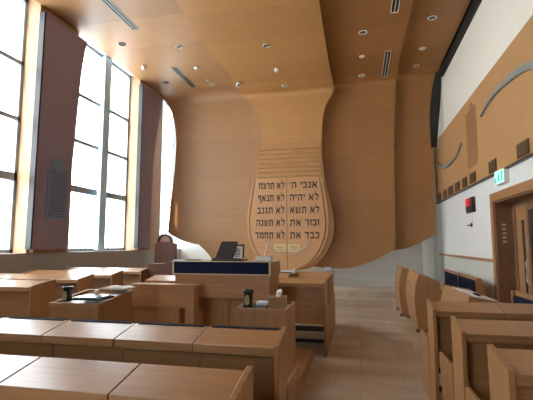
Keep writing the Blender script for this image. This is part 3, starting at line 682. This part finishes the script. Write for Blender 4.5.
def tissue(x, y, z, root):
    m_ = MB(); rr = random.Random(3); n = 7; top = m_.bm.verts.new((x+0.03, y, z+0.075))
    lo = [m_.bm.verts.new((x+0.025*math.cos(2*PI*i/n), y+0.02*math.sin(2*PI*i/n), z)) for i in range(n)]
    mi = [m_.bm.verts.new((x+0.012+0.042*math.cos(2*PI*i/n)*rr.uniform(0.6, 1.1), y+0.03*math.sin(2*PI*i/n), z+0.045+rr.uniform(-0.01, 0.02))) for i in range(n)]
    for i in range(n):
        m_.bm.faces.new((lo[i], lo[(i+1) % n], mi[(i+1) % n], mi[i])); m_.bm.faces.new((mi[i], mi[(i+1) % n], top))
    m_.bm.faces.new(lo[::-1]); return m_.build('tissue', 'paper', root)
tissue(-0.78, 4.1, 1.085, t)
tag(MB().box((-0.995, 4.06, 1.002), (-0.885, 4.20, 1.03), 0.003).build('card_pack', 'card'), 'small pale pack between the candle and the tissue box', 'pack')
# left lectern clutter
candle(-3.02, 3.93, 1.0, 'dark memorial candle jar on the cluttered left lectern', 0.85)
t = thing('glass_tray', (-2.75, 4.02, 1.03), 'flat glass-covered dark tray on the cluttered left lectern', 'tray')
MB().box((-2.93, 3.84, 1.022), (-2.59, 4.12, 1.045), 0.005).build('base', 'green', t)
MB().box((-2.90, 3.86, 1.045), (-2.62, 4.10, 1.053), 0.002).build('cover', flat('glossy_cover', (0.35, 0.42, 0.42), 0.12), t)
t = thing('open_book', (-2.66, 4.28, 1.076), 'open book with bright pages at the back of the cluttered left lectern', 'book')
MB().box((-2.82, 4.17, 1.098), (-2.50, 4.42, 1.096), 0.004).build('cover', 'olive', t)
mb = MB()
for sgn in (-1, 1):
    mb.prism([(-2.66, 1.098), (-2.66+sgn*0.03, 1.122), (-2.66+sgn*0.09, 1.126), (-2.66+sgn*0.15, 1.112), (-2.66+sgn*0.15, 1.098)], 'Y', 4.18, 4.41)
mb.build('pages', 'paper', t)
t = thing('paper_tissue', (-2.86, 4.28, 1.03), 'crumpled white tissue standing behind the left candle jar', 'tissue'); tissue(-2.88, 4.22, 1.03, t)

# papers on the short pews
tag(MB().box((-0.64, 8.06, 1.11), (-0.52, 8.11, 1.18), 0.002).rot('X', -0.3, (-0.56, 8.02, 0.98)).build('white_card', 'card'), 'small upright pale card at the aisle end of rearmost short pew', 'card')
tag(MB().box((-1.50, 7.93, 1.068), (-1.22, 8.10, 1.09), 0.004).rot('Z', 0.1, (-1.3, 8, 1)).build('magazine', 'card'), 'pale magazine lying on rearmost short pew', 'magazine')
t = thing('tissue_pack', (-1.1, 7.1, 1.0), 'crumpled brown and white tissue pack on the middle short pew', 'tissue pack')
MB().box((-1.17, 7.05, 1.062), (-1.0, 7.2, 1.11), 0.01).rot('Z', 0.3, (-1.1, 7.1, 1)).build('carton', 'kraft', t); tissue(-1.09, 7.12, 1.11, t)

# ------------------------------------------------------------------ benches along the right side of the aisle
def aisle_bench(x0, y0, y1, wdt, label, zt=1.03):
    t = thing('aisle_bench', (x0+wdt/2, (y0+y1)/2, 0), label, 'bench', 'benches turned towards the right wall')
    bul = [(x0+0.02, 0.06), (x0-0.02, 0.35), (x0-0.03, 0.6), (x0-0.005, 0.85), (x0+0.055, zt+0.01)]
    for a in (y0, y1-0.045):
        MB().prism(bul + [(x0+wdt, zt-0.12), (x0+wdt, 0.06)], 'Y', a, a+0.045, 0.004).build('end_panel', 'oakz', t)
        MB().box((x0-0.02, a-0.01, 0), (x0+wdt, a+0.055, 0.06), 0.006).build('foot', 'walnut', t)
    n = 2
    for k in range(n):
        a = y0+0.045 + (y1-y0-0.09)*k/n + 0.004; b_ = y0+0.045 + (y1-y0-0.09)*(k+1)/n - 0.004
        sh = [(x+0.012, z) for x, z in bul] + [(x+0.04, z-0.005) for x, z in bul[::-1]]
        MB().prism(sh, 'Y', a, b_).build('back_panel', 'oakz', t)
        MB().prism([(x0+0.07, zt-0.02), (x0+0.07, zt), (x0+0.36, zt-0.09), (x0+0.36, zt-0.11)], 'Y', a, b_).build('desktop', 'oaky', t)
    return t
aisle_bench(0.90, 9.86, 10.86, 0.42, 'far aisle bench with bulging oak back, against the platform steps', 1.07)
aisle_bench(1.02, 8.16, 9.70, 0.43, 'near aisle bench with bulging oak back and wide brown end panel')
# slanted desk with papers
t = thing('slant_desk', (1.4, 6.0, 0), 'low slanted oak desk bearing white papers behind the near right pews', 'desk')
MB().prism([(1.20, 0.0), (1.17, 0.55), (1.24, 0.985), (1.265, 0.985), (1.22, 0.0)], 'Y', 5.30, 6.75).build('back_panel', 'oaky', t)
for a in (5.26, 6.75): MB().prism([(1.20, 0.0), (1.165, 0.55), (1.235, 1.0), (1.62, 0.93), (1.62, 0)], 'Y', a, a+0.04, 0.004).build('end_panel', 'oakz', t)
MB().prism([(1.265, 0.965), (1.265, 0.985), (1.60, 0.925), (1.60, 0.905)], 'Y', 5.30, 6.75).build('desktop', 'oaky', t)
def page_on(x0, x1, y0, y1, lift, label, name='paper_sheet'):
    zz = lambda x: 0.987 - (x-1.265)*0.18
    return tag(MB().prism([(x0, zz(x0)+lift), (x0, zz(x0)+lift+0.006), (x1, zz(x1)+lift+0.006), (x1, zz(x1)+lift)], 'Y', y0, y1).build(name, 'paper'), label, 'papers')
page_on(1.30, 1.52, 5.95, 6.45, 0.001, 'white sheet at the far end of the slanted oak desk')
page_on(1.34, 1.58, 5.42, 5.90, 0.001, 'white sheet at the near end of the slanted oak desk')
tag(MB().box((1.40, 5.55, 0.975), (1.44, 5.78, 0.985)).build('pen', 'blue'), 'dark blue pen lying on the near white sheet', 'pen')

# wall benches with navy backrests
def wall_bench(x0, ys, label, zt=0.97):
    t = thing('wall_bench', (x0, (ys[0]+ys[-1])/2, 0), label, 'bench', 'benches with navy backrests along the right wall')
    for y in ys:
        MB().prism([(x0-0.02, zt+0.02), (x0+0.07, zt+0.02), (x0+0.20, 0.5), (x0+0.20, 0), (x0-0.10, 0), (x0-0.10, 0.58), (x0-0.02, 0.70)], 'Y', y-0.025, y+0.025, 0.004).build('end_panel', 'oakz', t)
    for a, b_ in zip(ys, ys[1:]):
        MB().box((x0+0.03, a+0.025, 0.45), (x0+0.06, b_-0.025, zt)).build('back_board', 'oaky', t)
        MB().box((x0+0.015, a+0.025, zt-0.03), (x0+0.065, b_-0.025, zt+0.015), 0.006).build('top_rail', 'oaky', t)
        MB().box((x0-0.03, a+0.05, 0.50), (x0+0.03, b_-0.05, zt-0.04), 0.018).build('backrest', 'blue', t)
        MB().box((x0-0.33, a+0.05, 0.40), (x0-0.0, b_-0.05, 0.49), 0.02).build('seat', 'blue', t)
    return t
wall_bench(2.07, (8.2, 9.6, 11.0), 'bench with two wide navy backrests against the right wall beyond the door')
wall_bench(1.99, (5.25, 6.15), 'bench with single navy backrest near the right edge before the doorway')

# ------------------------------------------------------------------ ceiling fittings
GL = 'recessed downlights'
def downlight(x, y, z, label, ring='ring', rad=0.085):
    t = thing('downlight', (x, y, z), label, 'downlight', GL)
    MB().lathe((x, y, z), [(rad*0.72, -0.001), (rad, -0.001), (rad, -0.012), (rad*0.86, -0.018), (rad*0.72, -0.012), (rad*0.72, -0.001)], 24).build('trim_ring', ring, t, True)
    MB().lathe((x, y, z), [(rad*0.70, -0.004), (rad*0.70, -0.002)], 20).build('recess', 'hole', t)
    MB().lathe((x, y, z), [(rad*0.22, -0.009), (rad*0.22, -0.0045)], 14).build('bulb', 'steel', t) if ring == 'ring' else None
    return t
downlight(-5.34, 8.42, 6.30, 'dark-rimmed downlight nearest the left windows, in front of the others', 'hole')
downlight(-5.37, 10.80, 6.30, 'dark-rimmed downlight above the second leaning panel', 'hole')
downlight(-4.06, 8.79, 6.285, 'white-rimmed downlight left of centre, near the larger slot grille')
downlight(-4.11, 11.20, 6.285, 'white-rimmed downlight close to where the left ceiling bends down')
downlight(-1.90, 8.66, 6.02, 'white-rimmed downlight on the central band, nearest the viewer')
downlight(-1.92, 11.08, 6.02, 'white-rimmed downlight on the central band above the tablets')
downlight(0.21, 8.97, 6.25, 'white-rimmed downlight right of the central band, nearest the viewer', rad=0.095)
downlight(0.20, 11.38, 6.25, 'white-rimmed downlight right of the central band near the bend')
downlight(1.66, 8.99, 6.42, 'white-rimmed downlight nearest the black gap along the right wall', rad=0.095)
downlight(1.65, 11.46, 6.42, 'white-rimmed downlight on the rightmost band near the bend')
def disc(x, y, z, label, r_=0.07):
    return tag(MB().lathe((x, y, z), [(r_, -0.001), (r_, -0.015), (r_*0.8, -0.03), (r_*0.3, -0.035), (0.001, -0.035)], 20).build('ceiling_speaker', 'ring', smooth=True), label, 'speaker', 'flat round ceiling discs')
disc(-4.11, 10.02, 6.285, 'flat white disc left of the central band'); disc(0.20, 10.17, 6.25, 'flat white disc right of the central band'); disc(1.67, 10.42, 6.42, 'flat white disc on the rightmost band', 0.085)
disc(-4.11, 10.85, 6.285, 'tiny round detector beside the left bend downlight', 0.03)
def dome(x, y, z, label, name, lens=False):
    t = thing(name, (x, y, z), label, 'camera' if lens else 'detector')
    MB().lathe((x, y, z), [(0.045, -0.001), (0.055, -0.015), (0.062, -0.045), (0.056, -0.075), (0.038, -0.098), (0.001, -0.108)], 20).build('housing', 'ring', t, True)
    if lens: MB().lathe((x+0.012, y-0.032, z-0.078), [(0.001, -0.03), (0.035, -0.02), (0.04, 0.0), (0.03, 0.02), (0.001, 0.03)], 14).build('lens', 'hole', t, True)
    return t
dome(-5.44, 9.62, 6.30, 'white round dome on the ceiling beside the left windows', 'dome_detector')
dome(-1.905, 9.9, 6.02, 'white round dome on the central ceiling band', 'dome_detector')
dome(-3.13, 10.64, 6.02, 'white dome camera with dark lens at left edge of central band', 'dome_camera', True)
def slot(x, y0, y1, z, label, fr='ring'):
    t = thing('air_vent', (x, (y0+y1)/2, z), label, 'air vent', 'long slot air vents')
    mb = MB()
    for a, b_ in ((-0.075, -0.062), (-0.007, 0.007), (0.062, 0.075)): mb.box((x+a, y0, z-0.012), (x+b_, y1, z-0.001))
    mb.box((x-0.075, y0, z-0.012), (x+0.075, y0+0.015, z-0.001)); mb.box((x-0.075, y1-0.015, z-0.012), (x+0.075, y1, z-0.001))
    mb.build('frame', fr, t); MB().box((x-0.062, y0+0.015, z-0.004), (x+0.062, y1-0.015, z-0.001)).build('slot', 'hole', t)
slot(-4.66, 6.55, 7.85, 6.285, 'long slot air vent nearest the left windows, cut by the top edge', 'steel')
slot(-4.70, 9.85, 11.30, 6.285, 'long slot air vent by the left bend of the ceiling', 'steel')
slot(0.82, 10.0, 11.60, 6.25, 'long white slot air vent on the right ceiling near the bend')
slot(0.82, 7.2, 8.30, 6.25, 'long white slot air vent at the top edge, right ceiling')
